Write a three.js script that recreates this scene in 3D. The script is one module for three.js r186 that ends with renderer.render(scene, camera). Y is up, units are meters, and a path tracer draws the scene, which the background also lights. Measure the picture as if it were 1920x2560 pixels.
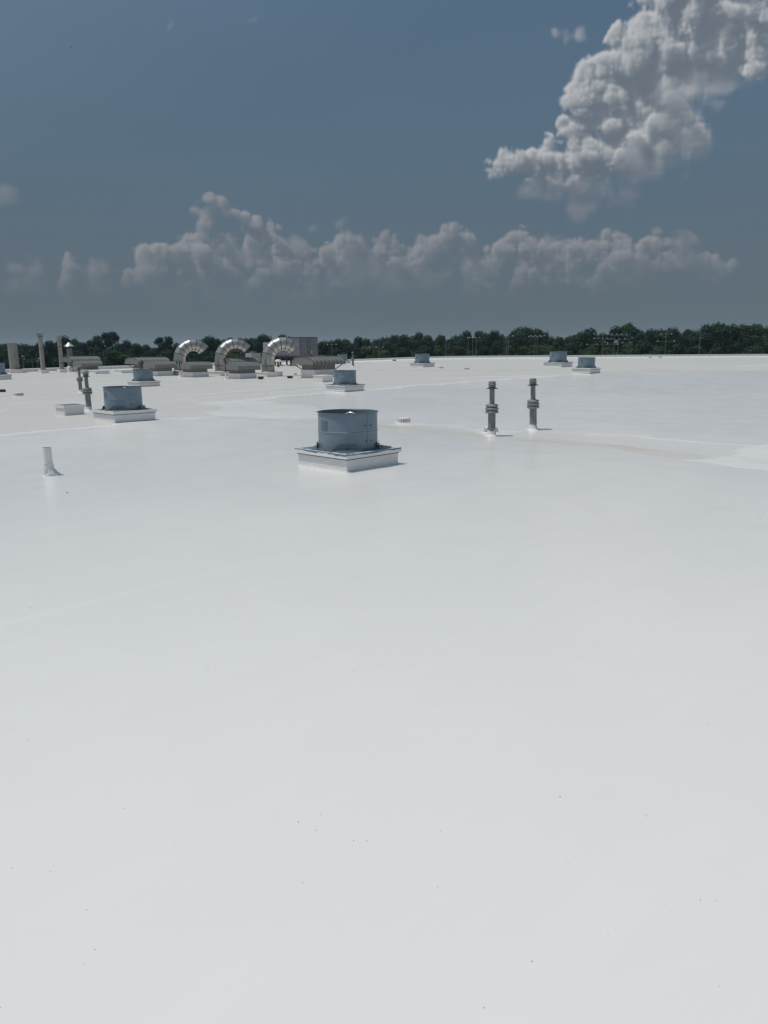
import * as THREE from 'three';
import { mergeGeometries } from 'three/addons/utils/BufferGeometryUtils.js';
import { RoundedBoxGeometry } from 'three/addons/geometries/RoundedBoxGeometry.js';

// ---------------------------------------------------------------- camera, sun, exposure
const scene = new THREE.Scene();
const EYE = 1.65, FPX = 1923;                       // photograph: 1920 x 2560, focal length in its pixels
const camera = new THREE.PerspectiveCamera(2 * Math.atan(1280 / FPX) * 180 / Math.PI, 0.75, 0.1, 6000);
camera.rotation.order = 'YXZ';
camera.rotation.set(-Math.atan((1280 - 865) / FPX), 0, -0.006);
camera.position.set(0, EYE, 0);
camera.updateMatrixWorld();
const SUN_EL = 70 * Math.PI / 180, SUN_AZ = 7 * Math.PI / 180;   // from the left, a little to the camera's side
const sunDir = new THREE.Vector3(-Math.cos(SUN_EL) * Math.cos(SUN_AZ), Math.sin(SUN_EL), Math.cos(SUN_EL) * Math.sin(SUN_AZ));
const sun = new THREE.DirectionalLight(new THREE.Color().setRGB(1, 0.925, 0.83), 2.28);
sun.position.copy(sunDir).multiplyScalar(120);
sun.castShadow = true;
sun.shadow.mapSize.set(4096, 4096);
Object.assign(sun.shadow.camera, { left: -90, right: 90, top: 90, bottom: -90, near: 1, far: 400 });
scene.add(sun, sun.target);
const renderer = new THREE.WebGLRenderer({ antialias: true });
renderer.toneMapping = THREE.LinearToneMapping;
renderer.toneMappingExposure = 1.0;
renderer.shadowMap.enabled = true;

// ---------------------------------------------------------------- noise
let seedState = 12345;
function rnd() { seedState |= 0; seedState = seedState + 0x6D2B79F5 | 0; let t = Math.imul(seedState ^ seedState >>> 15, 1 | seedState); t = t + Math.imul(t ^ t >>> 7, 61 | t) ^ t; return ((t ^ t >>> 14) >>> 0) / 4294967296; }
function seed(n) { seedState = n; }
const rr = (a, b) => a + (b - a) * rnd();
seed(7);
const NT = new Float32Array(256 * 256);
for (let i = 0; i < NT.length; i++) NT[i] = rnd() * 2 - 1;
function vn(x, y) {
  const xi = Math.floor(x), yi = Math.floor(y); let fx = x - xi, fy = y - yi;
  fx = fx * fx * (3 - 2 * fx); fy = fy * fy * (3 - 2 * fy);
  const x0 = xi & 255, x1 = (xi + 1) & 255, y0 = (yi & 255) << 8, y1 = ((yi + 1) & 255) << 8;
  const a = NT[y0 + x0], b = NT[y0 + x1], c = NT[y1 + x0], d = NT[y1 + x1];
  return a + (b - a) * fx + (c - a) * fy + (a - b - c + d) * fx * fy;
}
function fbm(x, y, o) { let s = 0, a = 0.5; for (let i = 0; i < o; i++) { s += a * vn(x, y); x = x * 2.03 + 17.1; y = y * 2.03 + 9.7; a *= 0.5; } return s; }
function billow(x, y, o) { let s = 0, a = 0.5; for (let i = 0; i < o; i++) { s += a * (1 - 2 * Math.abs(vn(x, y))); x = x * 2.1 + 31.3; y = y * 2.1 + 5.9; a *= 0.5; } return s; }
const clamp = (v, a = 0, b = 1) => v < a ? a : v > b ? b : v;
const ss = (a, b, v) => { const t = clamp((v - a) / (b - a)); return t * t * (3 - 2 * t); };
const lerp = (a, b, t) => a + (b - a) * t;

// ---------------------------------------------------------------- pixels of the photograph to directions and points on the roof
function ray(px, py) { return new THREE.Vector3((px - 960) / FPX, -(py - 1280) / FPX, -1).applyQuaternion(camera.quaternion).normalize(); }
const FWD = new THREE.Vector3(0, 0, -1).applyQuaternion(camera.quaternion);

// ---------------------------------------------------------------- sky: clear summer air with cumulus, all the way round
function buildSky() {
  const W = 4096, H = 2048, data = new Float32Array(W * H * 4), PXD = W / 360, R0 = H / 2, RN = H - R0;
  const toAE = v => [Math.atan2(v.z, v.x) * 180 / Math.PI, Math.asin(v.y) * 180 / Math.PI];
  // puffs of cloud in degrees: azimuth, elevation, towards the viewer, radius, thickness of the vapour
  const bins = new Map(), puffs = [];
  const puff = (az, el, r, d, z = 0) => {
    const ce = Math.cos(el * Math.PI / 180), p = [((az + 540) % 360) - 180, el, z, r, d, ce]; puffs.push(p);
    const R = r * 1.5;
    for (let a = Math.floor((az - R / ce) / 1); a <= Math.floor((az + R / ce) / 1); a++) for (let e = Math.floor(el - R); e <= Math.floor(el + R); e++) { const k = ((a + 720) % 360) * 100 + e; let b = bins.get(k); if (!b) bins.set(k, b = []); b.push(p); }
  };
  const K = FPX * Math.PI / 180;
  const bank = (list, d, f = 1) => { for (const [x, y, r] of list) { const [a, e] = toAE(ray(x, y)); puff(a, e, r * f / K, d, rr(-0.5, 0.5) * r / K); } };
  seed(99);
  bank([[1700, 30, 80], [1660, 70, 58], [1800, 40, 90], [1885, 60, 70], [1610, 112, 50], [1560, 150, 52], [1505, 200, 56], [1474, 245, 50], [1540, 235, 60], [1610, 180, 50], [1470, 310, 46], [1535, 320, 62], [1605, 330, 52], [1450, 385, 48], [1530, 385, 54], [1378, 405, 40], [1330, 420, 34], [1284, 405, 30], [1250, 428, 26], [1420, 425, 46], [1930, 20, 80], [2050, 40, 130], [2150, 120, 100], [1980, -60, 120], [1850, -90, 110]], 1);
  bank([[1655, 180, 46], [1695, 190, 32], [1668, 318, 50], [1720, 330, 38], [1745, 345, 26], [1750, 95, 56], [1800, 130, 40], [1880, 130, 44]], 0.42);
  bank([[1840, 120, 70], [1910, 140, 60], [1640, 250, 55], [1700, 250, 60], [1780, 200, 60], [1600, 400, 60], [1700, 380, 50]], 0.09, 1.15);
  bank([[1400, 470, 50], [1480, 470, 52], [1340, 465, 42], [1440, 505, 44], [1530, 445, 48], [1860, 130, 44], [1560, 490, 40], [1620, 410, 50]], 0.10);
  bank([[1415, 88, 20], [1440, 84, 17], [1378, 86, 13], [12, 486, 26], [-14, 480, 26], [860, 560, 16], [790, 570, 14]], 0.16);
  bank([[420, 56, 9], [625, 50, 9]], 0.06);
  bank([[550, 522, 26], [579, 541, 18], [613, 547, 15], [512, 562, 32], [654, 586, 32], [686, 596, 22], [498, 612, 36], [538, 618, 30], [463, 665, 38], [405, 660, 32], [347, 651, 26], [370, 695, 34], [336, 703, 24], [521, 669, 44], [573, 651, 28], [174, 663, 24], [168, 700, 30], [200, 735, 26], [856, 617, 34], [810, 645, 30], [775, 669, 32], [700, 665, 40], [770, 703, 38], [775, 740, 34], [648, 700, 38], [949, 625, 22], [977, 610, 24], [1000, 640, 30], [1047, 634, 28], [1087, 622, 28], [1128, 588, 25], [1145, 605, 28], [1220, 620, 13], [1290, 602, 32], [1267, 645, 38], [1215, 686, 26], [1313, 640, 42], [1411, 640, 34], [1452, 625, 28], [1527, 611, 28], [1556, 617, 26], [1539, 660, 42], [1631, 620, 32], [1608, 651, 38], [1336, 686, 46], [1423, 690, 46], [1504, 690, 40], [1759, 669, 26], [1822, 669, 20], [1730, 680, 24], [1640, 690, 36]], 0.8, 1.08);
  bank([[430, 730, 60], [560, 735, 60], [700, 735, 60], [880, 700, 55], [960, 700, 55], [1080, 690, 55], [1200, 725, 55], [1330, 730, 55], [1480, 735, 55], [1620, 730, 50], [230, 720, 40], [90, 720, 36]], 0.05);
  bank([[620, 640, 40], [740, 640, 34], [900, 650, 40], [1060, 670, 40], [1170, 650, 36], [1370, 620, 34], [1480, 650, 40], [1690, 650, 40], [560, 690, 44], [440, 700, 40], [860, 670, 40], [250, 690, 36], [1570, 690, 44], [1790, 690, 34], [60, 690, 34]], 0.2, 1.15);
  const azC = toAE(ray(960, 700))[0];
  for (let a = 33; a < 327; a += rr(1.6, 3.6)) { const top = rr(4, 9.5); for (let k = 0, n = 2 + rnd() * 3; k < n; k++) puff(azC + a + rr(-1.3, 1.3), rr(3, top), rr(0.7, 1.4), 0.8, rr(-.5, .5)); }
  for (let a = 52; a < 308; a += rr(16, 28)) { const e0 = rr(13, 38), s = rr(1.1, 2.0); for (let k = 0, n = 8 + rnd() * 8; k < n; k++) puff(azC + a + rr(-5, 5) * s, e0 + rr(-1.8, 2.4) * s, rr(0.9, 1.8) * s, 1, rr(-.8, .8) * s); }
  const N3 = new Float32Array(64 * 64 * 64); for (let i = 0; i < N3.length; i++) N3[i] = rnd() * 2 - 1;
  const vn3 = (x, y, z) => {
    const xi = Math.floor(x), yi = Math.floor(y), zi = Math.floor(z); let fx = x - xi, fy = y - yi, fz = z - zi; fx = fx * fx * (3 - 2 * fx); fy = fy * fy * (3 - 2 * fy); fz = fz * fz * (3 - 2 * fz);
    const x0 = xi & 63, x1 = (xi + 1) & 63, y0 = (yi & 63) << 6, y1 = ((yi + 1) & 63) << 6, z0 = (zi & 63) << 12, z1 = ((zi + 1) & 63) << 12;
    const a = N3[z0 + y0 + x0] * (1 - fx) + N3[z0 + y0 + x1] * fx, b = N3[z0 + y1 + x0] * (1 - fx) + N3[z0 + y1 + x1] * fx, c = N3[z1 + y0 + x0] * (1 - fx) + N3[z1 + y0 + x1] * fx, d = N3[z1 + y1 + x0] * (1 - fx) + N3[z1 + y1 + x1] * fx;
    return (a * (1 - fy) + b * fy) * (1 - fz) + (c * (1 - fy) + d * fy) * fz;
  };
  const lumps = (x, y, z, o) => { let s = 0, a = 0.5, n = 0; for (let i = 0; i < o; i++) { s += a * (3.2 * Math.abs(vn3(x, y, z)) - 1); n += a; x = x * 2.17 + 13.1; y = y * 2.17 + 7.7; z = z * 2.17 + 3.3; a *= 0.55; } return s / n; };
  let list, scale, vap;
  const field = (x, e, z, oct, az0) => {          // x in degrees of arc from the pixel's azimuth
    const w1 = 0.55 * scale, ox = x, oe = e; x += 0.55 / scale * vn3((az0 + ox) * w1 + 9, oe * w1, z * w1); e += 0.5 / scale * vn3((az0 + ox) * w1, oe * w1 + 31, z * w1);
    let b = -1; vap = 0;
    for (const p of list) { let da = az0 - p[0]; if (da > 180) da -= 360; else if (da < -180) da += 360; const dx = da * p[5] + x, dy = (e - p[1]) * (e < p[1] ? 1.25 : 1), dz = z - p[2], f = 1 - Math.sqrt(dx * dx + dy * dy + dz * dz) / p[3]; if (f > b) b = f; const w = f > -0.25 ? p[4] : 0; if (w > vap) vap = w; }
    if (b < -0.5) return -1;
    const q = 0.5 * scale;
    return b + 0.78 * lumps((az0 + ox) * q, oe * q, z * q + 5, oct) + 0.06;
  };
  const sAz = Math.atan2(sunDir.z, sunDir.x) * 180 / Math.PI;
  const stops = [[-1, .110, .143, .170], [2, .110, .146, .175], [6, .109, .152, .190], [12, .099, .155, .214], [21, .087, .147, .222], [45, .080, .138, .212], [90, .082, .134, .198]];
  const air = (e, cg) => {
    let k = 0; while (k < stops.length - 2 && e > stops[k + 1][0]) k++;
    const t = clamp((e - stops[k][0]) / (stops[k + 1][0] - stops[k][0])), g = 3.2 * Math.pow(Math.max(0, cg - 0.25), 1.45) * ss(-2, 10, e);
    return [lerp(stops[k][1], stops[k + 1][1], t) + g * .115, lerp(stops[k][2], stops[k + 1][2], t) + g * .14, lerp(stops[k][3], stops[k + 1][3], t) + g * .155];
  };
  for (let j = 0; j < H; j++) {
    const el = (j + 0.5) / H * 180 - 90, ce = Math.cos(el * Math.PI / 180), se = Math.sin(el * Math.PI / 180);
    for (let i = 0; i < W; i++) {
      const az = ((i + 0.5) / W - 0.5) * 360, ar = az * Math.PI / 180, o = (j * W + i) * 4;
      let c;
      if (j < R0) c = [.13, .15, .165];
      else {
        c = air(el, ce * Math.cos(ar) * sunDir.x + se * sunDir.y + ce * Math.sin(ar) * sunDir.z);
        const wob = 1 + 0.025 * fbm(az * 0.1, el * 0.3, 3); c[0] *= wob; c[1] *= wob; c[2] *= wob;
        list = bins.get(((Math.floor(az) + 720) % 360) * 100 + Math.floor(el));
        if (list) {
          let z0 = 9, z1 = -9, rm = 0; for (const p of list) { z0 = Math.min(z0, p[2] - p[3] * 1.3); z1 = Math.max(z1, p[2] + p[3] * 1.3); rm = Math.max(rm, p[3]); }
          const far = 1 - ss(9.5, 13, el); scale = 1.15;
          const da = (sAz - az) * Math.PI / 180, cs = Math.cos(SUN_EL) * 1.9, l = Math.hypot(Math.sin(da) * cs, sunDir.y, Math.cos(da) * cs * 0.6), lx = Math.sin(da) * cs / l, ly = sunDir.y / l, lz = -Math.cos(da) * cs * 0.6 / l;
          const dz = clamp(rm * 0.075, 0.06, 0.22); let T = 1, L = 0, wSum = 0;
          for (let z = z1 - dz * rnd(); z > z0 && T > 0.04; z -= dz) {
            const f = field(0, el, z, 6, az);
            if (f <= 0) { if (f < -0.45) z -= dz; continue; }
            const v = vap, den = ss(0, lerp(0.95, 0.46, ss(0.05, 0.9, v)), f) * 6.5 * v, a = 1 - Math.exp(-den * dz);
            let tau = 0; for (let q = 0, s = 0.14; q < 5; q++, s *= 1.7) { const g = field(lx * s, el + ly * s, z + lz * s, q < 2 ? 4 : 2, az); if (g > 0) tau += ss(0, 0.25, g) * s * 0.9 * 3.6 * Math.min(1, vap * 1.4); }
            const lit = 0.55 * Math.exp(-tau) + 0.45 * Math.exp(-tau * 0.3);
            L += T * a * lit; wSum += T * a; T *= 1 - a;
          }
          if (wSum > 0.003) {
            const lit = clamp(L / wSum), al = wSum * ss(0.5, 6.2, el + 0.6 * fbm(az * 0.8, el, 2));
            const hz = clamp(lerp(0.24, 0.64, far) + 0.3 * (1 - ss(2, 7, el)));
            const cl = [.135 + .50 * lit, .158 + .475 * lit, .188 + .445 * lit];
            if (far > 0) { cl[0] = lerp(cl[0], .12 + .46 * lit, far); cl[1] = lerp(cl[1], .138 + .375 * lit, far); cl[2] = lerp(cl[2], .166 + .335 * lit, far); }
            for (let q = 0; q < 3; q++) c[q] = lerp(c[q], lerp(cl[q], c[q], hz), al);
          }
        }
      }
      data[o] = c[0]; data[o + 1] = c[1]; data[o + 2] = c[2]; data[o + 3] = 1;
    }
  }
  const t = new THREE.DataTexture(data, W, H, THREE.RGBAFormat, THREE.FloatType);
  t.mapping = THREE.EquirectangularReflectionMapping; t.magFilter = THREE.LinearFilter; t.minFilter = THREE.LinearFilter; t.needsUpdate = true;
  return t;
}
const sky = buildSky();
scene.background = sky;
scene.environment = sky;

// ---------------------------------------------------------------- helpers for things and parts
const taken = {};
function numbered(n) { const k = taken[n] = (taken[n] ?? -1) + 1; return k ? `${n}_${String(k).padStart(3, '0')}` : n; }
function thing(name, label, category, p = [0, 0, 0], turn = 0, group) {
  const o = new THREE.Group(); o.name = numbered(name); o.position.set(...p); o.rotation.y = turn;
  o.userData = { label, category }; if (group) o.userData.group = group;
  scene.add(o); return o;
}
function part(name, geo, mat, parent) {
  const g = Array.isArray(geo) ? merge(geo) : geo;
  const m = new THREE.Mesh(g, mat); m.name = name; m.castShadow = m.receiveShadow = true; parent.add(m); return m;
}
function structure(name, geo, mat) { const m = part(name, geo, mat, scene); m.name = numbered(name); m.userData = { kind: 'structure' }; return m; }
function copy(root, p, turn, label, scale, group) {
  const c = root.clone(); c.name = numbered(root.name.replace(/_\d{3}$/, '')); c.position.set(...p); c.rotation.y = turn;
  c.userData = { ...root.userData, label: label ?? root.userData.label }; if (group) c.userData.group = group;
  if (scale) c.scale.setScalar(scale); scene.add(c); return c;
}
function plain(g) { g = g.index ? g.toNonIndexed() : g; for (const k of Object.keys(g.attributes)) if (!['position', 'normal', 'uv'].includes(k)) g.deleteAttribute(k); return g; }
function merge(list) { return mergeGeometries(list.map(plain), false); }
function bx(w, h, d, x = 0, y = 0, z = 0, r = 0.006) { const g = new RoundedBoxGeometry(w, h, d, 1, Math.min(r, w / 3, h / 3, d / 3)); g.translate(x, y, z); return g; }
function lathe(pts, seg = 40) { return new THREE.LatheGeometry(pts.map(p => new THREE.Vector2(...p)), seg); }
function tube(pts, r, seg = 8, n = 24, closed = false) { return new THREE.TubeGeometry(new THREE.CatmullRomCurve3(pts.map(p => new THREE.Vector3(...p)), closed), n, r, seg, closed); }
function bar(a, b, w, h) {       // square bar between two points
  const A = new THREE.Vector3(...a), B = new THREE.Vector3(...b), d = B.clone().sub(A), g = new THREE.BoxGeometry(w, d.length(), h);
  g.applyQuaternion(new THREE.Quaternion().setFromUnitVectors(new THREE.Vector3(0, 1, 0), d.normalize())); g.translate(...A.add(B).multiplyScalar(0.5).toArray()); return g;
}

// ---------------------------------------------------------------- surfaces
function texture(w, h, f, srgb = true) {      // f(u, v) -> [r, g, b] 0..1
  const d = new Uint8Array(w * h * 4);
  for (let j = 0; j < h; j++) for (let i = 0; i < w; i++) { const c = f(i / w, j / h), o = (j * w + i) * 4; d[o] = clamp(c[0]) * 255; d[o + 1] = clamp(c[1]) * 255; d[o + 2] = clamp(c[2]) * 255; d[o + 3] = 255; }
  const t = new THREE.DataTexture(d, w, h); t.magFilter = THREE.LinearFilter; t.minFilter = THREE.LinearMipmapLinearFilter; t.generateMipmaps = true; t.wrapS = t.wrapT = THREE.RepeatWrapping;
  if (srgb) t.colorSpace = THREE.SRGBColorSpace; t.needsUpdate = true; return t;
}
const tile = (u, v, f, o) => { const a = 6.2832; return fbm(Math.cos(u * a) * f + 40 + Math.sin(v * a) * f * 0.7, Math.sin(u * a) * f + 40 + Math.cos(v * a) * f * 0.7, o); };
const mottle = texture(256, 256, (u, v) => { const n = 0.975 + 0.05 * tile(u, v, 2, 5) + 0.02 * vn(u * 256, v * 256); return [n, n, n]; });
const dirty = texture(256, 256, (u, v) => { const s = tile(u, v, 1.6, 5), n = 0.925 + 0.2 * s + 0.05 * vn(u * 200, v * 40); return [n * (1 + 0.03 * s), n, n * (1 - 0.05 * s)]; });
const streaky = texture(256, 256, (u, v) => { const s = vn(u * 64, v * 2) * 0.5 + vn(u * 128, v * 5) * 0.3, n = 0.94 + 0.10 * s + 0.06 * tile(u, v, 2, 4); return [n, n * 0.995, n * 0.985]; });
function mat(rgb, rough, o = {}) { return new THREE.MeshStandardMaterial({ color: new THREE.Color().setRGB(...rgb), roughness: rough, metalness: 0, side: THREE.DoubleSide, ...o }); }
const M = {
  white: mat([.82, .82, .815], .55, { map: mottle }),
  blue: mat([.19, .263, .322], .42, { map: mottle }),
  blueDark: mat([.09, .135, .17], .45, { map: mottle }),
  blueEdge: mat([.115, .165, .205], .45, { map: mottle }),
  dark: mat([.03, .035, .04], .5),
  black: mat([.012, .012, .013], .45),
  flue: mat([.22, .24, .258], .48, { map: dirty }),
  flueRing: mat([.275, .28, .272], .5, { map: dirty }),
  hood: mat([.215, .22, .215], .55, { map: mottle }),
  hoodRib: mat([.10, .10, .095], .6),
  steel: mat([.62, .60, .57], .34, { metalness: .92, map: streaky }),
  steelDull: mat([.40, .39, .375], .48, { metalness: .75, map: dirty }),
  seam: mat([.05, .042, .036], .6),
  stack: mat([.36, .345, .325], .62, { map: dirty }),
  bright: mat([.80, .79, .75], .28, { metalness: .8 }),
  unit: mat([.165, .165, .19], .5, { map: mottle }),
  unitLight: mat([.34, .335, .36], .5, { map: mottle }),
  unitSeam: mat([.07, .07, .08], .6),
  rust: mat([.22, .12, .07], .8),
  plastic: mat([.84, .83, .80], .45, { map: mottle }),
  grey: mat([.33, .34, .35], .5),
  rubber: mat([.035, .034, .032], .7),
  wood: mat([.14, .115, .09], .85, { map: streaky }),
  pole: mat([.15, .16, .155], .6),
  lamp: mat([.78, .79, .80], .3, { metalness: .2 }),
  skirtShade: mat([.13, .11, .095], .8),  // dark brown for the painted shade line under the fan caps
  trunk: mat([.06, .048, .036], .9),
};
const ROT = 46 * Math.PI / 180;                   // the building's axes against the line of sight

// ---------------------------------------------------------------- the roof: shape of its surface
const V1 = [0.44, 16.9], V2 = [2.09, 15.04];      // two drains, which lie in one valley
function roofBase(x, z) {
  const d = -z;
  let y = 0.36 * ss(15, 46, d) * ss(-10, 9, x);
  const ux = V2[0] - V1[0], ud = V2[1] - V1[1], L = Math.hypot(ux, ud), s = ((x - V1[0]) * -ud + (d - V1[1]) * ux) / L;
  y -= 0.035 * Math.exp(-s * s / 3.2);
  return y;
}
function onRoof(px, py, surface = roofY) {
  const d = ray(px, py); let a = 0.5, b = 0;
  for (let t = 0.5; t < 300; t *= 1.01) { const x = d.x * t, z = d.z * t, y = EYE + d.y * t; if (y <= surface(x, z)) { b = t; break; } a = t; }
  if (!b) b = a;
  for (let k = 0; k < 24; k++) { const t = (a + b) / 2; if (EYE + d.y * t <= surface(d.x * t, d.z * t)) b = t; else a = t; }
  return new THREE.Vector3(d.x * b, surface(d.x * b, d.z * b), d.z * b);
}
// low ridges between the valleys
const RIDGES = [[[-700, 1120], [-200, 1097], [0, 1084], [240, 1065], [400, 1048], [528, 1042]], [[640, 996], [817, 981], [1060, 960], [1223, 948], [1430, 934], [1560, 930]]].map(l => l.map(p => onRoof(p[0], p[1], roofBase)).map(p => [p.x, -p.z]));
function roofY(x, z) {
  let y = roofBase(x, z); const d = -z;
  RIDGES.forEach((l, n) => {
    let m = 1e9;
    for (let k = 0; k < l.length - 1; k++) { const [ax, ad] = l[k], bx_ = l[k + 1][0] - ax, bd = l[k + 1][1] - ad, t = clamp(((x - ax) * bx_ + (d - ad) * bd) / (bx_ * bx_ + bd * bd)), q = (x - ax - bx_ * t) ** 2 + (d - ad - bd * t) ** 2; if (q < m) m = q; }
    y += (n ? 0.10 : 0.10) * Math.exp(-m / (n ? 9 : 6));
  });
  return y;
}
const depthOf = p => p.clone().sub(camera.position).dot(FWD);
const at = (px, py) => onRoof(px, py).toArray();
const sizeAt = (p, pixels) => pixels * depthOf(p) / FPX;

// edge of the roof, plan view (x, distance)
const EDGE = [[-62, -8.4], [-10.5, 78], [75, 81]];
function edgeDist(x) { for (let k = 0; k < EDGE.length - 1; k++) { const [x0, d0] = EDGE[k], [x1, d1] = EDGE[k + 1]; if (x <= x1) return lerp(d0, d1, (x - x0) / (x1 - x0)); } return 81; }
const BACK = -30;                                 // the roof also goes on behind the camera

const TEX = 2048, SPAN = 64;
function roofMaps() {
  const cv = document.createElement('canvas'); cv.width = cv.height = TEX;
  const g = cv.getContext('2d');
  const pt = ([px, py]) => { const p = onRoof(px, py); return [(p.x + SPAN / 2) / SPAN * TEX, -p.z / SPAN * TEX]; };
  const path = list => { g.beginPath(); list.map(pt).forEach((p, i) => i ? g.lineTo(...p) : g.moveTo(...p)); };
  const grab = draw => { g.fillStyle = '#000'; g.fillRect(0, 0, TEX, TEX); draw(); const d = g.getImageData(0, 0, TEX, TEX).data, o = new Uint8Array(TEX * TEX); for (let i = 0; i < o.length; i++) o[i] = d[i * 4]; return o; };
  const fill = (list, v = 255) => { path(list); g.closePath(); g.fillStyle = `rgb(${v},${v},${v})`; g.fill(); };
  const stroke = (list, metres, v = 255) => { path(list); g.lineWidth = metres / SPAN * TEX; g.lineCap = 'round'; g.lineJoin = 'round'; g.strokeStyle = `rgb(${v},${v},${v})`; g.stroke(); };
  // first coat: duller, warmer; the second coat laps over it with a ragged edge
  const old = grab(() => {
    const lap = [[-700, 1120], [-200, 1097], [0, 1084], [60, 1078], [100, 1076], [240, 1065], [330, 1056], [400, 1047], [470, 1045], [528, 1042], [549, 1038], [531, 1034], [495, 1030], [535, 1027], [560, 1019], [517, 1014], [474, 1008], [535, 1004], [582, 1000], [625, 998], [690, 991], [817, 981], [913, 972], [1060, 960], [1223, 948], [1340, 941], [1430, 934], [1500, 932], [1700, 930], [1920, 928], [2400, 924]];
    const p = lap.map(pt); g.beginPath(); p.forEach((q, i) => i ? g.lineTo(...q) : g.moveTo(...q)); g.lineTo(TEX + 900, TEX + 900); g.lineTo(-900, TEX + 900); g.lineTo(-900, p[0][1]); g.closePath(); g.fillStyle = '#fff'; g.fill();
    fill([[470, 996], [481, 988], [647, 975], [806, 962], [812, 968], [625, 986]], 70);
    fill([[894, 955], [1060, 948], [1320, 941], [1330, 937], [1100, 942], [900, 948]], 110);
    fill([[160, 967], [300, 972], [310, 976], [120, 972]], 90);
    fill([[640, 912], [800, 921], [1000, 909], [1250, 903], [1440, 903], [1500, 899], [1200, 899], [960, 904]], 130);
    fill([[1468, 1086], [1614, 1093], [1674, 1102], [1816, 1110], [1862, 1115], [1838, 1124], [1852, 1132], [1842, 1143], [1801, 1141], [1700, 1130], [1560, 1110], [1480, 1096]], 70);
  });
  const dirt = grab(() => {
    fill([[930, 1062], [1010, 1063], [1230, 1088], [1500, 1108], [1700, 1129], [1785, 1140], [1762, 1147], [1690, 1146], [1560, 1124], [1380, 1106], [1200, 1096], [1000, 1073]], 170);
    fill([[1860, 1140], [1960, 1150], [1990, 1162], [1900, 1158]], 110);
    fill([[625, 1000], [700, 1006], [799, 1019], [800, 1024], [690, 1013]], 120);
    fill([[500, 1041], [640, 1046], [788, 1056], [790, 1060], [620, 1050], [520, 1045]], 130);
    stroke([[640, 931], [760, 926], [950, 925], [1100, 926], [1290, 927]], 1.1, 220); stroke([[1480, 930], [1600, 929], [1750, 927], [1960, 927]], 1.0, 190);
    stroke([[-80, 992], [20, 991], [64, 986], [140, 988], [207, 989], [258, 991], [330, 992]], 0.34, 230);
    fill([[40, 991], [110, 996], [190, 1003], [150, 1003], [60, 997]], 80);
    fill([[300, 1034], [420, 1040], [480, 1043], [360, 1041]], 70);
  });
  // thick fresh coat round drains and at the right; lap lips are painted highlights
  const freshAndGlint = grab(() => {
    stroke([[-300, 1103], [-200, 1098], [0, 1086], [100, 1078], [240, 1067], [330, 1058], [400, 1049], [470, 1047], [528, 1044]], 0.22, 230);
    fill([[474, 1008], [535, 1004], [582, 1000], [640, 1003], [720, 1010], [800, 1022], [812, 1046], [700, 1046], [560, 1041], [549, 1038], [531, 1034], [495, 1030], [535, 1027], [560, 1019], [517, 1014]], 190);
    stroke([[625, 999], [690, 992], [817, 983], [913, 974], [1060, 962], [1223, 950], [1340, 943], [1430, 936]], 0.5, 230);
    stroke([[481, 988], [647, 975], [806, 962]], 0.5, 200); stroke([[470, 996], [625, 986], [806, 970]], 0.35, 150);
    stroke([[120, 973], [240, 970], [300, 974]], 0.5, 190); stroke([[0, 962], [160, 956], [420, 962], [560, 955]], 0.5, 150); stroke([[20, 1010], [180, 1004], [300, 1012]], 0.3, 130); stroke([[430, 1020], [480, 1016], [500, 1018]], 0.22, 170); stroke([[420, 1000], [450, 999], [500, 1002]], 0.22, 190); stroke([[400, 940], [560, 952], [720, 945]], 0.6, 140); stroke([[150, 948], [330, 944], [450, 950]], 0.6, 140); stroke([[560, 955], [700, 963], [760, 960]], 0.5, 120);
    stroke([[894, 955], [1060, 948], [1320, 940]], 0.7, 170); stroke([[1000, 914], [1250, 908], [1400, 903]], 1.2, 190); stroke([[1130, 921], [1300, 912], [1390, 907]], 1.0, 150); stroke([[1850, 916], [1930, 911]], 1.2, 160);
    stroke([[1040, 1060], [1120, 1066], [1190, 1076]], 0.3, 110);
    stroke([[1260, 1078], [1300, 1078], [1400, 1081], [1468, 1083], [1560, 1086], [1614, 1090]], 0.13, 150); stroke([[1468, 1086], [1614, 1092], [1674, 1101], [1760, 1105], [1816, 1109], [1868, 1115]], 0.16, 215);
    fill([[1868, 1114], [1838, 1124], [1856, 1127], [1832, 1131], [1856, 1135], [1842, 1143], [1801, 1141], [1762, 1149], [1726, 1151], [1853, 1167], [1930, 1174], [2100, 1190], [2100, 1100]], 215);
    stroke([[1726, 1151], [1790, 1157], [1853, 1168], [1930, 1174]], 0.12, 255);
    fill([[1190, 1080], [1208, 1072], [1250, 1070], [1300, 1078], [1262, 1086], [1230, 1092], [1200, 1088]], 170); fill([[985, 1060], [1000, 1056], [1035, 1057], [1040, 1062], [1010, 1065]], 170);
    fill([[0, 1026], [18, 1022], [24, 1026], [4, 1031], [-60, 1035], [-60, 1026]], 200);
  });
  const col = new Uint8Array(TEX * TEX * 4), rou = new Uint8Array(TEX * TEX * 4), bmp = new Float32Array(TEX * TEX * 4);
  const M2 = SPAN / TEX, ca = Math.cos(ROT), sa = Math.sin(ROT);
  const look = (m, i, j) => m[clamp(j | 0, 0, TEX - 1) * TEX + clamp(i | 0, 0, TEX - 1)] / 255;
  const enc = v => { v = clamp(v); return 255 * (v <= 0.0031308 ? v * 12.92 : 1.055 * Math.pow(v, 1 / 2.4) - 0.055); };
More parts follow.
